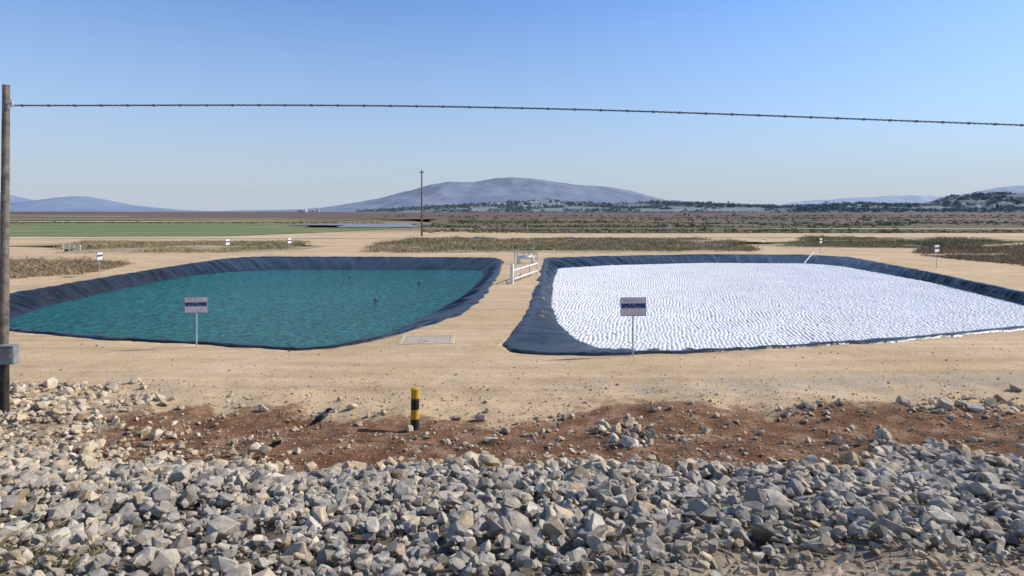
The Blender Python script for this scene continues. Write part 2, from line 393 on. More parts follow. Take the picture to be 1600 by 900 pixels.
cx+=list(lx[k]);cy+=list(ly[k]);cs+=list(np.clip(rng.lognormal(np.log(.17),.45,k.sum()),.06,.44))
nl=2500; lx=rng.uniform(-10,13.5,nl); ly=11.4+6.0*rng.random(nl)**1.2
k=fbm(lx*.8,ly*.8,46)>.45; lx=lx[k];ly=ly[k]
cx+=list(lx);cy+=list(ly);cs+=list(np.clip(rng.lognormal(np.log(.07),.55,len(lx)),.03,.30))
for mx,my,sx_,sy_,nl,sz_ in [(12.4,16.2,1.3,.4,150,.13),(2.9,14.2,.6,.5,60,.13),(7.4,16.3,.5,.25,26,.11)]:
    lx=rng.normal(mx,sx_,nl); ly=rng.normal(my,sy_,nl); cx+=list(lx);cy+=list(ly);cs+=list(np.clip(rng.lognormal(np.log(sz_),.4,nl),.05,.3))
cx=np.array(cx);cy=np.array(cy);cr=np.array(cs)/2
crm=np.stack([cx,cy,zg(cx,cy)+cr*.35],1)
P=np.concatenate([rub,crm]);Rr=np.concatenate([rubr,cr]);Mi=np.concatenate([rubm,np.ones(len(cx),int)]);Si=np.concatenate([np.zeros(len(x),int),np.ones(len(cx),int)])
pxx=800+1000*P[:,0]/P[:,1]; pyy=330+1000*(5-P[:,2])/P[:,1]
vis=(pxx>5)&(pxx<1595)&(pyy<890)
score=np.where(vis,Rr/P[:,1]*(1+1.0*Si),0); order=np.argsort(-score); big=order[:300]; rest=order[300:]
big_meshes=[bm_mesh("rock",hull(15,100+i,.05)) for i in range(18)]
bm2=[]
for me in big_meshes:
    c=me.copy(); c.materials.append(M_cream); bm2.append(c); me.materials.append(M_rock)
for i in big:
    k=random.randrange(18); cream=Mi[i]==1
    o=bpy.data.objects.new("rock",(bm2 if cream else big_meshes)[k]); COL.objects.link(o)
    o.location=P[i]; o.scale=[Rr[i]]*3; o.rotation_euler=(random.gauss(0,.4),random.gauss(0,.4),random.uniform(0,6.28))
    if Si[i]==1: tag(o,"cream limestone lump lying on bare reddish soil","rock",group="loose stones on the bare soil")
    elif cream: tag(o,"cream angular limestone rock in the rubble slope","rock",group="rubble rocks on the slope")
    else: tag(o,"grey angular limestone rock in the rubble slope","rock",group="rubble rocks on the slope")
var=[arrays(hull(14,300+i,.045)) for i in range(18)]; small=[arrays(hull(9,500+i)) for i in range(8)]
a=rest[Mi[rest]==0]; merged("rock_rubble",P[a],Rr[a],var,M_rock,"mass of grey angular limestone rubble on the slope","rubble")
a=rest[Mi[rest]==1]; merged("rock_rubble",P[a],Rr[a],var,M_cream,"scattered cream limestone rubble among soil and slope","rubble")
n=36000; x=rng.uniform(-13,13,n); y=rng.uniform(3.3,14.5,n); ok=inframe(x,y)&(y<yR(x)+1.2*rng.random(n)); x=x[ok];y=y[ok]
s=np.clip(rng.lognormal(np.log(.021),.45,len(x)),.008,.06); PP=np.stack([x,y,zg(x,y)+s*.4],1); tz=rng.random(len(x))<np.maximum(tanzone(x,y),(y>yR(x)-.5)*.9)
merged("gravel",PP[tz],s[tz],small,M_pebble,"small tan broken stone chips between the larger rocks","gravel")
merged("gravel",PP[~tz],s[~tz],small,M_chip,"small grey broken stone chips between the larger rocks","gravel")
n=32000; y=12.0+12.8*rng.random(n)**1.7; x=rng.uniform(-.9,.9,n)*y
pr=np.clip(.22+1.3*np.exp(-((y-17.7)/1.6)**2)*fbm(x*.4,y*.4,61),0,1)+(y<16.5)*.6
ok=rng.random(n)<pr
for Pd in (PL,PR):
    R,r=Pd.R(x,y,'o'); ok&=r>R+.2
x=x[ok];y=y[ok]; s=np.clip(rng.lognormal(np.log(.014),.5,len(x)),.006,.06)
merged("gravel",np.stack([x,y,zg(x,y)+s*.3],1),s,small,M_pebble,"fine loose pebbles strewn over sandy track","gravel")

# ---------------------------------------------------------------- vegetation
def in_poly(x,y,poly):
    c=np.zeros(len(x),bool); n=len(poly)
    for i in range(n):
        x1,y1=poly[i];x2,y2=poly[(i+1)%n]
        k=((y1>y)!=(y2>y))&(x<(x2-x1)*(y-y1)/((y2-y1) if y2!=y1 else 1e-9)+x1); c^=k
    return c
def tufts(name,poly,n,h,width,blades,spread,mat,label,cat,clump=.3,thr=.4):
    P=np.array(poly); x=rng.uniform(P[:,0].min(),P[:,0].max(),n*4); y=rng.uniform(P[:,1].min(),P[:,1].max(),n*4)
    ok=in_poly(x,y,poly)&(fbm(x*clump,y*clump,83)+rng.normal(0,.07,n*4)>thr); x=x[ok][:n];y=y[ok][:n]; n=len(x)
    hh=h*rng.lognormal(0,.35,n)*(.3+1.2*fbm(x*clump*1.7,y*clump*1.7,85)**1.3)
    bx=(x[:,None]+rng.normal(0,spread,(n,blades))).ravel(); by=(y[:,None]+rng.normal(0,spread,(n,blades))).ravel()
    bh=(hh[:,None]*rng.uniform(.35,1.1,(n,blades))).ravel(); m=len(bx); a=rng.uniform(0,math.pi,m)
    w=width*rng.uniform(.5,1.4,m); lean=rng.normal(0,.7,(m,2))*bh[:,None]
    bz=np.where(by>80,0,zg(bx,by))-.02
    A=np.stack([bx-np.cos(a)*w/2,by-np.sin(a)*w/2,bz],1);B=np.stack([bx+np.cos(a)*w/2,by+np.sin(a)*w/2,bz],1)
    C=np.stack([bx+lean[:,0]*.5+np.cos(a)*w*.4,by+lean[:,1]*.5+np.sin(a)*w*.4,bz+bh*.6],1); D=np.stack([bx+lean[:,0],by+lean[:,1],bz+bh],1)
    V=np.stack([A,B,C,D],1).reshape(-1,3); q=np.arange(m)*4
    return tag(addobj(name,fast_mesh(name,V,np.stack([q,q+1,q+2,q+3],1)),[mat]),label,cat,"stuff")
def pp(*a): return [gp(u,v) for u,v in a]
tufts("weeds",pp((575,392),(1180,391),(1165,378),(1080,373),(640,373)),3600,.36,.07,14,.55,M_olive,"olive and straw weeds along sandy track","weeds",.12,.46)
tufts("weeds",pp((565,396),(1190,393),(1120,374),(600,374)),2600,.32,.07,13,.55,M_brown,"dry brown weeds beside sandy track","weeds",.15,.45)
tufts("dry_grass",pp((60,396),(440,394),(480,378),(130,377)),3400,.3,.08,12,.5,M_dry,"patchy dry straw grass between tracks","grass",.1,.45)
tufts("dry_grass",pp((120,391),(430,390),(470,381),(180,381)),1500,.3,.08,12,.5,M_olive,"patchy olive grass between tracks","grass",.1,.47)
tufts("brush",pp((-80,440),(120,430),(205,412),(20,408),(-60,410)),2600,.38,.05,14,.35,M_brown,"reddish brown dry brush beside the pond bank","brush",.2,.42)
tufts("brush",pp((1425,398),(1700,425),(1720,395),(1560,384),(1450,388)),2800,.42,.06,14,.4,M_brown,"brown dry brush by the sandy bank","brush",.15,.46)
tufts("weeds",pp((1215,385),(1480,388),(1580,380),(1540,372),(1260,371)),2400,.36,.07,14,.5,M_olive,"olive weeds between sandy tracks","weeds",.12,.47)
tufts("grass_tuft",[(-5.3,5.7),(-4.05,5.7),(-4.0,6.45),(-5.4,6.5)],90,.10,.008,30,.05,M_olive,"green grass tuft growing among rubble","grass",1.1,.40)
tufts("grass_tuft",[(-6.3,6.0),(-5.2,6.0),(-5.4,7.2),(-6.6,7.2)],110,.10,.008,30,.05,M_olive,"green grass tuft growing among rubble","grass",1.1,.40)

def sheet(name,pts,mat,z,label,cat,sub=90):
    a,b_,c,d=[np.array(p,float) for p in pts]; V=[]
    t=np.linspace(0,1,sub); near=a+(b_-a)*t[:,None]; far=d+(c-d)*t[:,None]
    L=np.abs(far[:,1]-near[:,1]); J=np.minimum(L*.3,near[:,1]*.04)
    tp=np.minimum(1,np.minimum(t,1-t)*8)
    mid=(near[:,1]+far[:,1])/2
    near[:,1]+= (fbm(t*16,t*0+pts[0][1],3)-.5)*J; far[:,1]+=(fbm(t*16,t*0+pts[2][1],5)-.5)*np.minimum(L*.3,far[:,1]*.04)
    near[:,1]=mid+(near[:,1]-mid)*tp**.5; far[:,1]=mid+(far[:,1]-mid)*tp**.5+.01
    for k in range(sub): V.append((*near[k],z))
    for k in range(sub): V.append((*far[k],z))
    Fc=[(k,k+1,k+1+sub,k+sub) for k in range(sub-1)]
    return tag(addobj(name,fast_mesh(name,V,Fc),[mat]),label,cat,"structure")
def rows_mat(name,c1,c2,c3,sc,sy):
    m,nt,b=new_mat(name); p=pos(nt)
    n=noise(nt,mapped(nt,p,(sc,sy,1)),1,6,.65); c=ramp(nt,n,[(.3,c1),(.5,c2),(.7,c3)]); nt.links.new(c,b.inputs['Base Color'])
    b.inputs['Roughness'].default_value=.95; b.inputs['Specular IOR Level'].default_value=.1; return m
M_plough=rows_mat("ploughed_soil",(.12,.085,.07),(.16,.11,.09),(.21,.155,.125),.004,.02)
M_greenf=rows_mat("green_crop",(.115,.155,.055),(.17,.205,.08),(.29,.27,.145),.03,.12)
M_oliveg=rows_mat("weedy_soil",(.22,.18,.10),(.36,.285,.17),(.52,.40,.255),.12,.25)
M_track=rows_mat("track_sand",(.46,.35,.23),(.57,.44,.30),(.65,.51,.36),.05,.2)
M_fieldr=rows_mat("brush_field_soil",(.10,.105,.055),(.155,.135,.08),(.23,.165,.11),.012,.05)
M_fish=mottled("pale_pond_water",(.22,.24,.26),(.27,.29,.31),.02,.75,0,world=True,spec=.1)
sheet("weedy_verge",pp((540,395),(1210,394),(1150,373),(620,373)),M_oliveg,.010,"weedy strip of dry soil beside track","verge")
sheet("weedy_verge",pp((40,396),(460,394),(500,378),(110,377)),M_oliveg,.010,"patchy weedy soil strip between tracks","verge")
sheet("weedy_verge",pp((1195,386),(1500,388),(1595,373),(1240,372)),M_oliveg,.010,"weedy soil strip between sandy tracks","verge")
sheet("green_field",[(-230,124),(-34,128),(-64,262),(-360,270)],M_greenf,.06,"flat green crop field beyond the track","field")
sheet("brush_field",[(-46,146),(360,148),(1200,640),(-120,640)],M_fieldr,.10,"brown field with scattered low green bushes","field")
sheet("ploughed_field",[(-1900,330),(1900,560),(8500,6200),(-8500,6200)],M_plough,.16,"dark reddish brown ploughed plain","field")
sheet("green_field",[(-300,330),(-60,345),(-90,420),(-420,440)],M_greenf,.24,"thin distant green crop strip on plain","field")
sheet("fish_pond_water",[(-56,190),(-27,196),(-35,248),(-77,245)],M_fish,.22,"pale grey water of a distant fish pond","water")
sheet("dirt_track",[(-270,270),(-80,300),(-98,325),(-300,284)],M_track,.28,"pale dirt track crossing the plain","track")
sheet("dirt_track",[(-190,112),(300,130),(300,139),(-190,119)],M_track,.035,"pale sandy track running across the plain","track",60)
sheet("dirt_track",[(60,176),(330,182),(330,187),(60,181)],M_track,.15,"pale narrow dirt track between bushes","track",60)
sheet("dirt_track",[(-520,620),(-330,560),(-345,600),(-560,670)],M_track,.34,"pale dirt track crossing the plain","track")

def leafballs(name,P,S,mat,label,cat,nl=26,flat=.7):
    n=len(P); d=rng.normal(size=(n,nl,3)); d/=np.linalg.norm(d,axis=2)[...,None]; d*=rng.uniform(.35,1,(n,nl,1))**.5
    d[...,2]=np.abs(d[...,2])*flat*2-.0
    c=P[:,None,:]+d*S[:,None,None]*.5; s=S[:,None]*rng.uniform(.14,.3,(n,nl)); c=c.reshape(-1,3); s=s.ravel()
    tri=rng.normal(size=(len(c),3,3)); tri/=np.linalg.norm(tri,axis=2)[...,None]
    V=(c[:,None,:]+tri*s[:,None,None]).reshape(-1,3); V[:,2]=np.maximum(V[:,2],-.1)
    return tag(addobj(name,fast_mesh(name,V,np.arange(len(V)).reshape(-1,3)),[mat]),label,cat,"stuff")
bp=[];bs=[]
for d0,d1,n,s,x0,x1 in [(146,172,2200,.55,-.14,1.0),(190,230,2200,.7,-.14,1.0),(240,330,2200,.9,-.1,1.0),(350,480,1200,1.2,-.1,1.0),(540,700,600,1.8,-.2,1.0)]:
    y=rng.uniform(d0,d1,n*3); u=rng.uniform(x0,x1,n*3); x=u*y; k=fbm(x*.012*200/d0,y*.03,91)>.45; x=x[k][:n];y=y[k][:n]
    bp.append(np.stack([x,y,np.zeros(len(x))],1)); bs.append(s*rng.lognormal(0,.45,len(x)))
leafballs("field_bushes",np.concatenate(bp),np.concatenate(bs),M_bush,"rows of low dark green bushes across the plain","bushes",16,.4)
y=rng.uniform(255,285,500); x=rng.uniform(-.82,-.2,500)*y
leafballs("field_bushes",np.stack([x,y,0*x],1),.9*rng.lognormal(0,.3,500),M_bush,"thin hedge line at the edge of the green field","bushes",16,.4)

# ---------------------------------------------------------------- hills
def hill_mat(name,c1,c2,c3,sc):
    m,nt,b=new_mat(name); p=pos(nt); n=noise(nt,p,sc,8,.7)
    c=ramp(nt,n,[(.36,c1),(.5,c2),(.62,c3)]); nt.links.new(c,b.inputs['Base Color']); b.inputs['Roughness'].default_value=1; b.inputs['Specular IOR Level'].default_value=0
    return m
def hill(name,prof,d,depth,mat,label,nz=.18,nsc=.0016,seed=1,front=1.0):
    px=np.array([p[0] for p in prof],float); hy=np.array([(HZ-p[1])*d/F+ (5 if p[1]<HZ else 0) for p in prof])
    X0=(px-800)*d/F; xs=np.linspace(X0[0],X0[-1],320); ys=np.linspace(-1,1,60)
    H=np.interp(xs,X0,hy); X,T=np.meshgrid(xs,ys)
    w=np.where(T<0,(1-np.abs(T))**front,(1-T)**1.2)
    rid=1-np.abs(fbm(X*nsc,T*2.2,seed,5)-.5)*4*nz*(1-w)*2.2
    Z=H[None,:]*w*rid+ (fbm(X*nsc*6,T*9,seed+4,3)-.5)*H.max()*.06*np.minimum(1,H[None,:]/H.max()*3)*(np.abs(T)<.97)
    Z=np.where(np.abs(T)>.99,-20,Z)
    Y=d+T*depth; V=np.stack([X.ravel(),Y.ravel(),Z.ravel()],1); nx=len(xs)
    i=(np.arange(nx-1)[None,:]+np.arange(len(ys)-1)[:,None]*nx).ravel()
    tag(addobj(name,fast_mesh(name,V,np.stack([i,i+1,i+nx+1,i+nx],1),True),[mat]),label,"hill","structure")
    def f(x,y):
        xi=np.clip(np.interp(x,xs,np.arange(nx)),0,nx-1.001); yi=np.clip(np.interp((y-d)/depth,ys,np.arange(60)),0,58.999)
        a=xi.astype(int);b_=yi.astype(int);u=xi-a;v=yi-b_
        return (Z[b_,a]*(1-u)+Z[b_,a+1]*u)*(1-v)+(Z[b_+1,a]*(1-u)+Z[b_+1,a+1]*u)*v
    return f
M_h1=hill_mat("haze_painted_mountain",(.195,.23,.30),(.22,.255,.325),(.255,.28,.335),.0035)  # air haze is painted into the base colours of all the hills
M_h2=hill_mat("haze_painted_blue_hills",(.20,.25,.345),(.215,.265,.36),(.235,.28,.37),.003)
M_h3=hill_mat("haze_painted_foothill",(.17,.205,.22),(.22,.245,.245),(.28,.28,.27),.006)
M_h4=hill_mat("haze_painted_far_ridge",(.34,.40,.49),(.365,.42,.51),(.385,.44,.525),.001)  # palest ridge: more haze painted into its surface colour
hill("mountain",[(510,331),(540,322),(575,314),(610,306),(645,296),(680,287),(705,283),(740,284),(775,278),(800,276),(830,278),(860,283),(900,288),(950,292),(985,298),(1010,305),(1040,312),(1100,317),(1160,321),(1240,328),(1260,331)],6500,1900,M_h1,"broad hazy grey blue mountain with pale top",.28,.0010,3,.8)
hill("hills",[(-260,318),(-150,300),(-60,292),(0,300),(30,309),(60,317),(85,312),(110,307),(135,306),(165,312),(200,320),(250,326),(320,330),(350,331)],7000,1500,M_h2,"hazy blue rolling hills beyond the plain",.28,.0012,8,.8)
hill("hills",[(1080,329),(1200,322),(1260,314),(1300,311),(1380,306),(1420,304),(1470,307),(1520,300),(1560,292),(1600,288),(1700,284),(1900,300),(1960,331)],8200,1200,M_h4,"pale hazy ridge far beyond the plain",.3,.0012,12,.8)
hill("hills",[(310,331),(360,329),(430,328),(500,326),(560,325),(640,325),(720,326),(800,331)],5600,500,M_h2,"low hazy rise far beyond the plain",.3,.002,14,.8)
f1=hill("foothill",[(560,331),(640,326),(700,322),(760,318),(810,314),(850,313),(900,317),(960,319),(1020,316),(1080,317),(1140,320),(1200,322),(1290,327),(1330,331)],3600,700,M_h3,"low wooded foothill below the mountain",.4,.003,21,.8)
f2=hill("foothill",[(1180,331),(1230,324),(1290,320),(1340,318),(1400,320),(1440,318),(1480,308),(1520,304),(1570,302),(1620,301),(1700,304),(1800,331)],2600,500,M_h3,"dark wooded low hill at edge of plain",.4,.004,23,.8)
def wood(f,d,depth,x0,x1,n,s,thr,label,seed):
    y=rng.uniform(d-depth*.95,d+depth*.1,n*3); x=rng.uniform(x0,x1,n*3)*d/F
    k=(fbm(x*.006,y*.006,seed)>thr); x=x[k][:n];y=y[k][:n]; z=f(x,y); k=z>2; x=x[k];y=y[k];z=z[k]
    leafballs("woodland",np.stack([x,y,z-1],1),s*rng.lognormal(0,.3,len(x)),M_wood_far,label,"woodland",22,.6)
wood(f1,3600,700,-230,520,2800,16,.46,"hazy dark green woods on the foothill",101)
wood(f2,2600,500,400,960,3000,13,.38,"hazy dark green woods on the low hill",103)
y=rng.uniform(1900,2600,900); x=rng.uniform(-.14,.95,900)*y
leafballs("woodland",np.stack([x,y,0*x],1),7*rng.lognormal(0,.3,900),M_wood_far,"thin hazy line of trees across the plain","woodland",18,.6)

def house_mesh(w,dp,h,rh):
    bm=bmesh.new(); v=[bm.verts.new(p) for p in [(-w,-dp,-4),(w,-dp,-4),(w,dp,-4),(-w,dp,-4),(-w,-dp,h),(w,-dp,h),(w,dp,h),(-w,dp,h),(-w,0,h+rh),(w,0,h+rh)]]
    for q in [(0,1,5,4),(1,2,6,9,5),(2,3,7,6),(3,0,4,8,7),(4,5,9,8),(6,7,8,9)]: bm.faces.new([v[i] for i in q])
    return bm_mesh("house",bm)
M_house=mottled("haze_painted_white_plaster",(.50,.51,.53),(.62,.62,.62),.1,.9,0)  # white plaster greyed by haze painted into its colour
hm=[house_mesh(6,5,5,2.2),house_mesh(8,6,4.5,2),house_mesh(5,5,7,1)]
for m in hm: m.materials.append(M_house)
for i in range(32):
    if i<20: X=random.gauss(90,70); Y=random.uniform(3150,3450); Z=float(f1(np.array([X]),np.array([Y]))[0])
    elif i<26: X=random.uniform(-330,-300)/1000*2500+random.uniform(-40,40); Y=2500; Z=0
    else: X=random.uniform(500,900)/1000*2400; Y=random.uniform(2250,2400); Z=float(f2(np.array([X]),np.array([Y]))[0])
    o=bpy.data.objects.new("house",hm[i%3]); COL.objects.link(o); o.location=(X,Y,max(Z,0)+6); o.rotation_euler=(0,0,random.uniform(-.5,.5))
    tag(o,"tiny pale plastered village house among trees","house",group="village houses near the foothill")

# ---------------------------------------------------------------- signs
def rod_mesh(name,segs,mat,seg=10):
    bm=bmesh.new()
    for a,b_,r in segs: bm_rod(bm,a,b_,r,seg=seg)
    me=bm_mesh(name,bm); me.materials.append(mat); return me
def box_mesh(name,boxes,mat,bev=0):
    bm=bmesh.new()
    for c,s in boxes: bm_box(bm,c,s,None,bev)
    me=bm_mesh(name,bm); me.materials.append(mat); return me
SW,SH,ST=.88,.62,2.05
zc=ST-SH/2
me_post=rod_mesh("post",[((0,0,-.3),(0,0,ST-.03),.028)],M_metal)
me_panel=box_mesh("panel",[((0,-.045,zc),(SW,.02,SH))],M_board,.006)
me_frame=box_mesh("frame",[((0,-.048,ST+.006),(SW+.03,.035,.018)),((0,-.048,ST-SH-.006),(SW+.03,.035,.018)),((-SW/2-.008,-.048,zc),(.014,.035,SH-.008)),((SW/2+.008,-.048,zc),(.014,.035,SH-.008))],M_boxgrey)
me_band=box_mesh("blue_band",[((0,-.058,zc+.03),(SW-.04,.006,.17))],M_blue)
rr=random.Random(5)
def line(zz,h,x0,x1,y=-.064,r=rr):
    o=[];x=x0
    while x<x1:
        w=r.uniform(.03,.06)
        if x+w>x1: break
        k=r.randrange(3)
        o.append(((x+w*.15,y,zz),(w*.18,.004,h)))
        if k!=1: o.append(((x+w*.5,y,zz+h*.38),(w*.45,.004,h*.2)))
        if k!=0: o.append(((x+w*.88,y,zz-h*.05),(w*.16,.004,h*.85)))
        x+=w+.022+(.045 if r.random()<.25 else 0)
    return o
me_l1=box_mesh("lettering",line(zc+.235,.05,-.36,.38,-.058)+line(zc+.165,.035,-.34,.36,-.058),M_ink)
me_l2=box_mesh("lettering",line(zc+.065,.05,-.15,.17)+line(zc-.01,.04,-.3,.32),M_white)
me_l3=box_mesh("lettering",line(zc-.125,.05,-.36,.38,-.058),M_red)
me_l4=box_mesh("lettering",line(zc-.205,.04,-.34,.36,-.058)+line(zc-.265,.03,-.3,.3,-.058),M_ink)
def sign(x,y,s,rz,label,detail=True,group=None):
    z=float(zg(np.array([x]),np.array([y]))[0]) if y<80 else 0
    e=empty("warning_sign",(x,y,z),rz); e.scale=(s,s,s); tag(e,label,"sign",group=group)
    for nm,me in [("post",me_post),("panel",me_panel),("frame",me_frame),("blue_band",me_band)]+([("lettering",me_l1),("lettering",me_l2),("lettering",me_l3),("lettering",me_l4)] if detail else []):
        o=bpy.data.objects.new(nm,me); COL.objects.link(o); o.parent=e
X,Y=gp(307,543); sign(X,Y,.9,.10,"pale warning sign with blue band on post beside teal pond")
X,Y=gp(989,556); sign(X,Y,.98,.05,"pale warning sign with blue band on post beside ball covered pond")
for a,b_,s,r in [(155,432,.9,.5),(355,402,.95,.3),(452,397,.9,.2),(1192,392,.8,-.3),(1282,397,.9,-.4),(1463,419,1.0,-.6),(745,387,.75,0),(893,386,.7,0),(757,366,.9,0),(1047,364,.9,0)]:
    X,Y=gp(a,b_); sign(X,Y,s,r+ (1.2 if b_ in(402,397,392,432,419) else 0),"small warning sign on thin metal post by sandy track",False,"small signs around the ponds")

# ---------------------------------------------------------------- wooden utility pole with box and cable
X0,Y0=gp(6,645); z0=float(zg(np.array([X0]),np.array([Y0]))[0])
e=empty("utility_pole",(X0,Y0,z0)); tag(e,"weathered wooden utility pole with tarred base among rubble","utility pole")
bm=bmesh.new(); prev=None; K=26; seg=14
for k in range(K+1):
    t=k/K; zz=1.22+(8.1-1.22)*t; r=.105-.025*t; ring=[]
    for j in range(seg):
        a=2*math.pi*j/seg; rr_=r*(1+.05*math.sin(a*5+1)+.02*random.uniform(-1,1)); ring.append(bm.verts.new((.06*t+rr_*math.cos(a),rr_*math.sin(a),zz)))
    if prev:
        for j in range(seg): bm.faces.new((prev[j],prev[(j+1)%seg],ring[(j+1)%seg],ring[j]))
    prev=ring
bm.faces.new(prev); addobj("shaft",bm_mesh("shaft",bm),[M_wood],e)
bm=bmesh.new(); bm_rod(bm,(0,0,-.5),(0,0,1.22),.118,.110,14); addobj("tarred_base",bm_mesh("b",bm,False),[M_tar],e)
bm=bmesh.new(); bm_rod(bm,(.06,-.05,7.63),(.24,-.05,7.63),.022); bm_rod(bm,(.24,-.05,7.55),(.24,-.05,7.72),.035,.025); addobj("cable_bracket",bm_mesh("b",bm),[M_metal],e)
b=empty("meter_box",(X0+.02,Y0-.14,z0+1.22)); tag(b,"small grey metal electrical box mounted on wooden pole","electrical box")
bm=bmesh.new(); bm_box(bm,(.2,0,.22),(.40,.2,.44),None,.015); addobj("housing",bm_mesh("h",bm),[M_boxgrey],b)
bm=bmesh.new(); bm_box(bm,(.2,-.108,.22),(.33,.014,.36),None,.005); addobj("door",bm_mesh("h",bm),[M_boxgrey],b)
bm=bmesh.new(); bm_box(bm,(.33,-.122,.22),(.02,.012,.07),None,.003); addobj("latch",bm_mesh("h",bm),[M_metal],b)
bm=bmesh.new(); bm_box(bm,(.2,-.02,.455),(.43,.26,.02),None,.004); addobj("rain_hood",bm_mesh("h",bm),[M_boxgrey],b)
bm=bmesh.new(); bm_rod(bm,(.1,0,0),(.1,.0,-1.4),.02); addobj("conduit",bm_mesh("h",bm),[M_blk],b)
wp=[(22,165.2),(300,165),(600,165.8),(800,169),(1000,174.5),(1200,181.5),(1400,189),(1600,195.5),(1800,203),(2400,222)]
wx=np.array([(p[0]-800)*Y0/F for p in wp]); wzz=np.array([CH+(HZ-p[1])*Y0/F for p in wp])
sx=np.arange(X0+.3,wx[-1],.05); co=np.polyfit(wx,wzz,5); sz=np.polyval(co,sx); kk=len(sx)
Vs=[];Fs=[];off=0
for ph in (0,2.09,4.19):
    ang=sx*2*math.pi/.45+ph; cy_=.013*np.cos(ang); cz_=.013*np.sin(ang); r=.010
    for q in range(6):
        a=q*math.pi/3; Vs.append(np.stack([sx,Y0-.05+cy_+r*math.cos(a),sz+cz_+r*math.sin(a)],1))
    for q in range(6):
        i=np.arange(kk-1); A=off+q*kk;B=off+((q+1)%6)*kk; Fs.append(np.stack([A+i,A+i+1,B+i+1,B+i],1))
    off+=6*kk
for i in range(4,kk-2,13):
    x,z_=sx[i],sz[i]; bx=np.array([[dx,dy,dz] for dx in(-.025,.025) for dy in(-.026,.026) for dz in(-.030,.026)])
    Vs.append(bx+np.array([x,Y0-.05,z_])); Fs.append(np.array([(0,1,3,2),(4,6,7,5),(0,4,5,1),(2,3,7,6),(0,2,6,4),(1,5,7,3)])+off); off+=8
tag(addobj("overhead_cable",fast_mesh("cable",np.concatenate(Vs),np.concatenate(Fs)),[M_cable]),"grey twisted overhead cable strung from wooden pole","cable")

# ---------------------------------------------------------------- far pole
X,Y=gp(659,368.5); e=empty("power_pole",(X,Y,0)); tag(e,"tall slim pole with small crossarm standing beside the track","power pole")
bm=bmesh.new(); bm_rod(bm,(0,0,-.5),(0,0,13.2),.2,.14,12); addobj("shaft",bm_mesh("s",bm,True),[M_wood],e)
bm=bmesh.new(); bm_box(bm,(0,-.17,12.8),(.8,.12,.14)); addobj("crossarm",bm_mesh("s",bm),[M_wood],e)
for dx in (-.35,0,.35):
    bm=bmesh.new(); bm_rod(bm,(dx,-.17 if dx else 0,12.87 if dx else 13.2),(dx,-.17 if dx else 0,13.15 if dx else 13.5),.06,.09); addobj("insulator",bm_mesh("i",bm),[M_boxgrey],e)
bm=bmesh.new(); bm_box(bm,(.1,-.3,11.7),(.35,.22,.3),None,.03); addobj("floodlight",bm_mesh("i",bm),[M_metal],e)
def wire(a,b_,sag,r=.012):
    n_=40; a=np.array(a);b_=np.array(b_); t=np.linspace(0,1,n_)[:,None]; p=a+(b_-a)*t; p[:,2]-=sag*4*(t[:,0]*(1-t[:,0]))
    V=[];Fc=[]
    for q in range(4):
        an=q*math.pi/2; V.append(p+np.array([0,r*math.cos(an),r*math.sin(an)]))
    for q in range(4):
        i=np.arange(n_-1); Fc.append(np.stack([q*n_+i,q*n_+i+1,((q+1)%4)*n_+i+1,((q+1)%4)*n_+i],1))
    return fast_mesh("wire",np.concatenate(V),np.concatenate(Fc))
M_thin=mottled("haze_painted_wire",(.25,.28,.32),(.3,.33,.37),3,.6,0)  # wire paled by haze painted into its colour
tag(addobj("power_line",wire((X-.35,Y-.17,13.1),(X-95,Y+90,12),1.5,.008),[M_thin]),"very thin distant power line hanging from slim pole","power line")
tag(addobj("power_line",wire((X+.35,Y-.17,13.1),(X+95,Y+110,12),1.5,.008),[M_thin]),"very thin distant power line hanging from slim pole","power line")

# ---------------------------------------------------------------- bollard
X,Y=gp(648,664); z0=float(zg(np.array([X]),np.array([Y]))[0]); e=empty("bollard",(X,Y,z0)); e.rotation_euler=(.01,.015,0)
tag(e,"short round bollard with yellow and black bands on soil","bollard")
bm=bmesh.new(); zs=[-.3,.26,.262,.48,.482,.74,.742,.94]; mi=[1,1,0,0,1,1,0]; prev=None; seg=24
for k,zz in enumerate(zs):
    ring=[bm.verts.new((.098*math.cos(2*math.pi*j/seg),.098*math.sin(2*math.pi*j/seg),zz)) for j in range(seg)]
    if prev:
        for j in range(seg):
            f=bm.faces.new((prev[j],prev[(j+1)%seg],ring[(j+1)%seg],ring[j])); f.material_index=mi[k-1]; f.smooth=True
    prev=ring
addobj("post",bm_mesh("post",bm),[M_yel,M_blk],e)
bm=bmesh.new(); bm_rod(bm,(0,0,.94),(0,0,.965),.104,.104,24); bm_rod(bm,(0,0,.965),(0,0,.99),.098,.06,24); addobj("cap",bm_mesh("cap",bm),[M_yel],e)

# ---------------------------------------------------------------- causeway gate, pipework
a=Vector((.0,44.0,0)); b_=Vector((2.0,50.5,0)); dv=b_-a; Lg=dv.length; e=empty("pipe_gate",a,math.atan2(dv.y,dv.x)); tag(e,"low pale painted pipe gate standing along the causeway","gate")
bm=bmesh.new(); bm_box(bm,(0,0,.62),(.2,.2,1.5),None,.02); addobj("post",bm_mesh("p",bm),[M_white],e)
bm=bmesh.new(); bm_rod(bm,(Lg,0,-.1),(Lg,0,1.1),.06); addobj("post",bm_mesh("p",bm),[M_white],e)
for zz in (.3,.9):
    bm=bmesh.new(); bm_rod(bm,(.1,0,zz),(Lg-.07,0,zz),.055); addobj("rail",bm_mesh("r",bm),[M_white],e)
for t in (.35,.7):
    bm=bmesh.new(); bm_rod(bm,(Lg*t,.07,.0),(Lg*t,.07,1.0),.035); addobj("baluster",bm_mesh("r",bm),[M_metal],e)
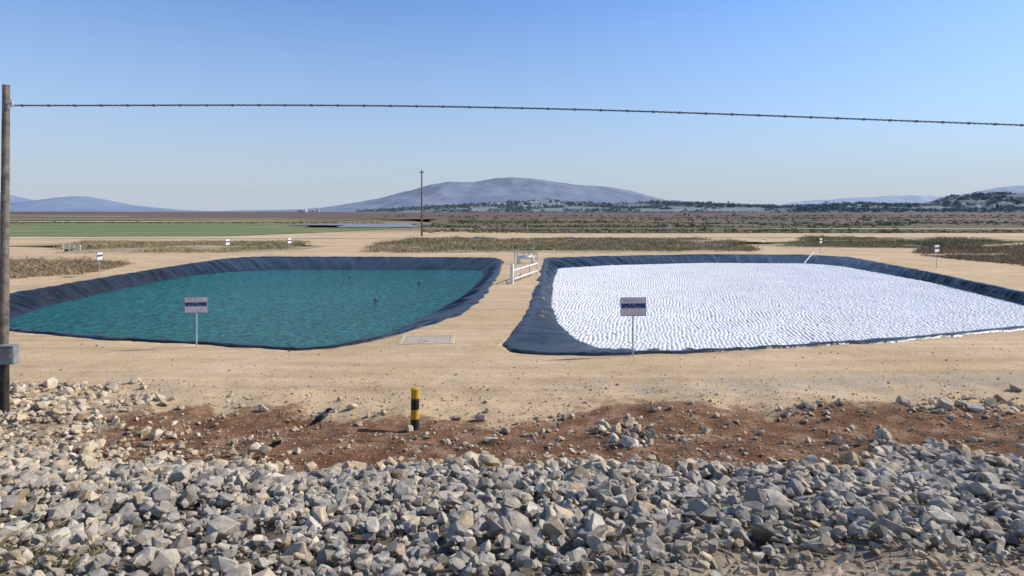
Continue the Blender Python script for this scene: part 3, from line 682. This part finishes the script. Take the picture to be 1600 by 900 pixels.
bm=bmesh.new(); bm_rod(bm,(.15,-.08,.3),(Lg*.35,-.08,.88),.03); addobj("brace",bm_mesh("r",bm),[M_metal],e)
e=empty("valve_platform",(.5,60,0),.1); tag(e,"pale steel pipe frame and valves at causeway end","pipework")
for x_,y_ in [(0,0),(1.9,0),(0,2.5),(1.9,2.5)]:
    bm=bmesh.new(); bm_rod(bm,(x_,y_,0),(x_,y_,1.75 if y_ and x_ else 1.15),.04); addobj("upright",bm_mesh("u",bm),[M_metal],e)
for p,q in [((0,0,1.1),(1.9,0,1.1)),((0,2.5,1.1),(1.9,2.5,1.1)),((0,0,.9),(0,2.5,.9)),((1.9,0,.9),(1.9,2.5,.9)),((0,0,.55),(1.9,0,.55))]:
    bm=bmesh.new(); bm_rod(bm,p,q,.03); addobj("crossbar",bm_mesh("u",bm),[M_metal],e)
bm=bmesh.new(); bm_rod(bm,(.3,1.2,0),(.3,1.2,.7),.15); bm_rod(bm,(.3,1.2,.6),(1.6,1.2,.6),.15); bm_rod(bm,(1.6,1.2,.7),(1.6,1.2,0),.15); addobj("main_pipe",bm_mesh("m",bm,True),[M_white],e)
for x_ in (.7,1.25):
    bm=bmesh.new(); bmesh.ops.create_cone(bm,cap_ends=True,segments=16,radius1=.2,radius2=.2,depth=.05); bmesh.ops.translate(bm,verts=bm.verts,vec=(x_,1.2,1.0)); bm_rod(bm,(x_,1.2,.65),(x_,1.2,1.05),.03); addobj("valve_wheel",bm_mesh("w",bm),[M_boxgrey],e)

# hatch slab
X,Y=gp(668,530); e=empty("access_hatch",(X,Y-.1,-.045),.05); tag(e,"flat dusty concrete hatch with metal plates set in sand","hatch")
bm=bmesh.new()
for c,s in [((0,-.75,.03),(2.1,.16,.08)),((0,.75,.03),(2.1,.16,.08)),((-.97,0,.03),(.16,1.33,.08)),((.97,0,.03),(.16,1.33,.08))]: bm_box(bm,c,s,None,.01)
addobj("frame",bm_mesh("f",bm),[M_conc],e)
for x_ in (-.58,0,.58):
    bm=bmesh.new(); bm_box(bm,(x_,0,.048),(.55,1.27,.03),None,.006); addobj("plate",bm_mesh("p",bm),[M_plate],e)
bm=bmesh.new(); bm_rod(bm,(-.1,-.4,.075),(.1,-.4,.075),.012); addobj("handle",bm_mesh("h",bm),[M_metal],e)

for a_,b2,wd in [(112,392,2.0)]:
    X,Y=gp(a_,b2); e=empty("white_fence",(X,Y,0),.1); tag(e,"short low white fence panel beside the track","fence")
    for q in range(4):
        bm=bmesh.new(); bm_box(bm,(wd*(q/3-.5),0,.4),(.07,.07,.8)); addobj("picket",bm_mesh("p",bm),[M_white],e)
    for zz in (.65,.3):
        bm=bmesh.new(); bm_box(bm,(0,-.06,zz),(wd,.04,.1)); addobj("rail",bm_mesh("p",bm),[M_white],e)
fm=rod_mesh("fence_post",[((0,0,-.2),(0,0,1.7),.05),((0,0,1.7),(0.18,0,1.95),.05)],M_conc,6)
for i in range(16):
    o=bpy.data.objects.new("fence_post",fm); COL.objects.link(o); o.location=(-28+i*6.3,142+.2*i,0); tag(o,"pale angled concrete fence post by the field","fence post",group="fence posts along the field")

for a_,b2 in [(547,433),(655,441),(587,469)]:
    X,Y=gp(a_,b2,-.8); e=empty("buoy",(X,Y,-.8)); tag(e,"small dark float bobbing on teal pond water","buoy",group="buoys on the pond")
    bm=bmesh.new(); bmesh.ops.create_uvsphere(bm,u_segments=14,v_segments=8,radius=.13); bmesh.ops.scale(bm,vec=(1,1,.75),verts=bm.verts); addobj("float",bm_mesh("f",bm,True),[M_blk],e)
    bm=bmesh.new(); bm_rod(bm,(0,0,.08),(0,0,.2),.025); addobj("ring_stem",bm_mesh("f",bm),[M_yel],e)
def bent(name,pts,r,mat,label,cat):
    cu=bpy.data.curves.new(name,'CURVE'); cu.dimensions='3D'; cu.bevel_depth=r; cu.bevel_resolution=3; s=cu.splines.new('NURBS'); s.points.add(len(pts)-1)
    for p,q in zip(s.points,pts): p.co=(*q,1)
    s.use_endpoint_u=True; s.order_u=3; cu.resolution_u=6; t=bpy.data.objects.new("tmp",cu); COL.objects.link(t)
    dg=bpy.context.evaluated_depsgraph_get(); dg.update(); me=bpy.data.meshes.new_from_object(t.evaluated_get(dg)); bpy.data.objects.remove(t)
    me.materials.clear(); return tag(addobj(name,me,[mat]),label,cat)
bent("inlet_pipe",[(35.2,73.2,.0),(34.2,72.0,.35),(33.2,70.5,.45),(32.0,68.8,.1),(30.8,67.5,-.5)],.05,M_white,"pale bent inlet pipe dropping over the liner edge","pipe")
def scrap(px,py,lx,ly,hz,rz,seed,label):
    X,Y=gp(px,py); z0=float(zg(np.array([X]),np.array([Y]))[0]); r=random.Random(seed); bm=bmesh.new(); nx,ny=12,6; g=[]
    for j in range(ny):
        for i in range(nx):
            u=i/(nx-1);v=j/(ny-1); w=1-.5*abs(u-.5)*2*r.uniform(.3,1)
            g.append(bm.verts.new(((u-.5)*lx,(v-.5)*ly*w+.04*r.uniform(-1,1),.03+hz*u*.9+hz*.5*math.sin(v*3.1)*r.uniform(.3,1))))
    for j in range(ny-1):
        for i in range(nx-1): bm.faces.new((g[j*nx+i],g[j*nx+i+1],g[(j+1)*nx+i+1],g[(j+1)*nx+i]))
    bmesh.ops.solidify(bm,geom=bm.faces[:],thickness=.012)
    o=addobj("liner_scrap",bm_mesh("s",bm,True),[M_scrap]); o.location=(X,Y,z0); o.rotation_euler=(0,0,rz); tag(o,label,"plastic scrap")
scrap(425,706,.36,.24,.15,.5,2,"crumpled black plastic scrap lying among stones")

# hooded crow
X,Y=gp(500,661); z0=float(zg(np.array([X]),np.array([Y]))[0]); e=empty("crow",(X,Y,z0),.25); tag(e,"dark grey and black crow standing on bare soil","crow"); e.scale=(1.25,)*3
rings=[(-.27,.055,.030,.005,1),(-.17,.115,.040,.010,1),(-.10,.155,.050,.032,1),(-.04,.19,.064,.056,0),(.03,.235,.070,.066,0),(.09,.28,.058,.058,0),(.125,.32,.040,.043,0),(.15,.352,.036,.038,1),(.18,.366,.035,.035,1),(.205,.364,.024,.024,1),(.22,.360,.012,.013,1),(.245,.354,.008,.009,1),(.275,.340,.002,.002,1)]
bm=bmesh.new(); prev=None; sg=14
for k,(x_,z_,ry,rz_,mi_) in enumerate(rings):
    if k<len(rings)-1: dx=rings[k+1][0]-x_; dz=rings[k+1][1]-z_
    L_=math.hypot(dx,dz); nx_,nz_=-dz/L_,dx/L_; ring=[]
    for j in range(sg):
        a=2*math.pi*j/sg; ring.append(bm.verts.new((x_+nx_*rz_*math.sin(a),ry*math.cos(a),z_+nz_*rz_*math.sin(a))))
    if prev:
        for j in range(sg):
            f=bm.faces.new((prev[j],prev[(j+1)%sg],ring[(j+1)%sg],ring[j])); f.material_index=mi_; f.smooth=True
    else: bm.faces.new(ring[::-1])
    prev=ring
bm.faces.new(prev)
for sy in (-1,1):
    bm_rod(bm,(.01,sy*.03,.20),(.0,sy*.032,.10),.016,.008,8); bm_rod(bm,(.0,sy*.032,.10),(.025,sy*.034,.008),.007,.006,8)
    for an in (-.5,0,.5,3.14): bm_rod(bm,(.025,sy*.034,.008),(.025+.05*math.cos(an),sy*.034+.05*math.sin(an),.005),.005,.003,6)
me=bm_mesh("body",bm)
for p in me.polygons:
    if p.center.z<.14 and abs(p.center.y)>.015 and p.center.x>-.06: p.material_index=1
addobj("body",me,[M_cgrey,M_cblk],e)
for sy in (-1,1):
    bm=bmesh.new(); bmesh.ops.create_uvsphere(bm,u_segments=14,v_segments=8,radius=1)
    for v in bm.verts:
        if v.co.x<0: v.co.z*=(1+v.co.x*.75); v.co.y*=(1+v.co.x*.5)
    M=Matrix.Translation((-.055,sy*.055,.19))@Matrix.Rotation(-.62,4,'Y')@Matrix.Diagonal((.17,.018,.045,1)); bmesh.ops.transform(bm,matrix=M,verts=bm.verts)
    addobj("wing",bm_mesh("w",bm,True),[M_cblk],e)

# ---------------------------------------------------------------- light, sky, camera
AZ=math.radians(78); EL=math.radians(36)
S=Vector((math.cos(EL)*math.sin(AZ),math.cos(EL)*math.cos(AZ),math.sin(EL)))
ld=bpy.data.lights.new("sun",'SUN'); ld.energy=4.95; ld.angle=math.radians(.5); ld.color=(1,.92,.79)
lo=bpy.data.objects.new("sun",ld); COL.objects.link(lo); lo.rotation_euler=S.to_track_quat('Z','Y').to_euler(); lo.location=(40,10,40)
w=bpy.data.worlds.new("World"); scene.world=w; w.use_nodes=True; nt=w.node_tree; bg=nt.nodes['Background']
sk=nt.nodes.new('ShaderNodeTexSky'); sk.sky_type='NISHITA'; sk.sun_disc=False; sk.sun_elevation=EL; sk.sun_rotation=AZ
sk.air_density=1.0; sk.dust_density=.6; sk.ozone_density=1.6; sk.altitude=100
tc=nt.nodes.new('ShaderNodeTexCoord'); sp=nt.nodes.new('ShaderNodeSeparateXYZ'); nt.links.new(tc.outputs['Generated'],sp.inputs[0])
hz=ramp(nt,sp.outputs['Z'],[(0.0,(.95,.95,.95)),(.05,(.84,.84,.84)),(.14,(.48,.48,.48)),(.30,(.10,.10,.10)),(.5,(0,0,0))])
tint=mix(nt,1.0,sk.outputs[0],(.66,.95,1.32),'MULTIPLY')
c=mix(nt,hz,tint,(3.75,4.2,4.8))
nt.links.new(c,bg.inputs['Color']); bg.inputs['Strength'].default_value=.138
cd=bpy.data.cameras.new("camera"); cam=bpy.data.objects.new("camera",cd); COL.objects.link(cam)
cam.location=(0,0,CH); cam.rotation_euler=(math.radians(90),0,0); cd.sensor_width=36; cd.lens=36*F/1600; cd.shift_y=-(450-HZ)/1600; cd.clip_end=30000; cd.clip_start=.05
scene.camera=cam
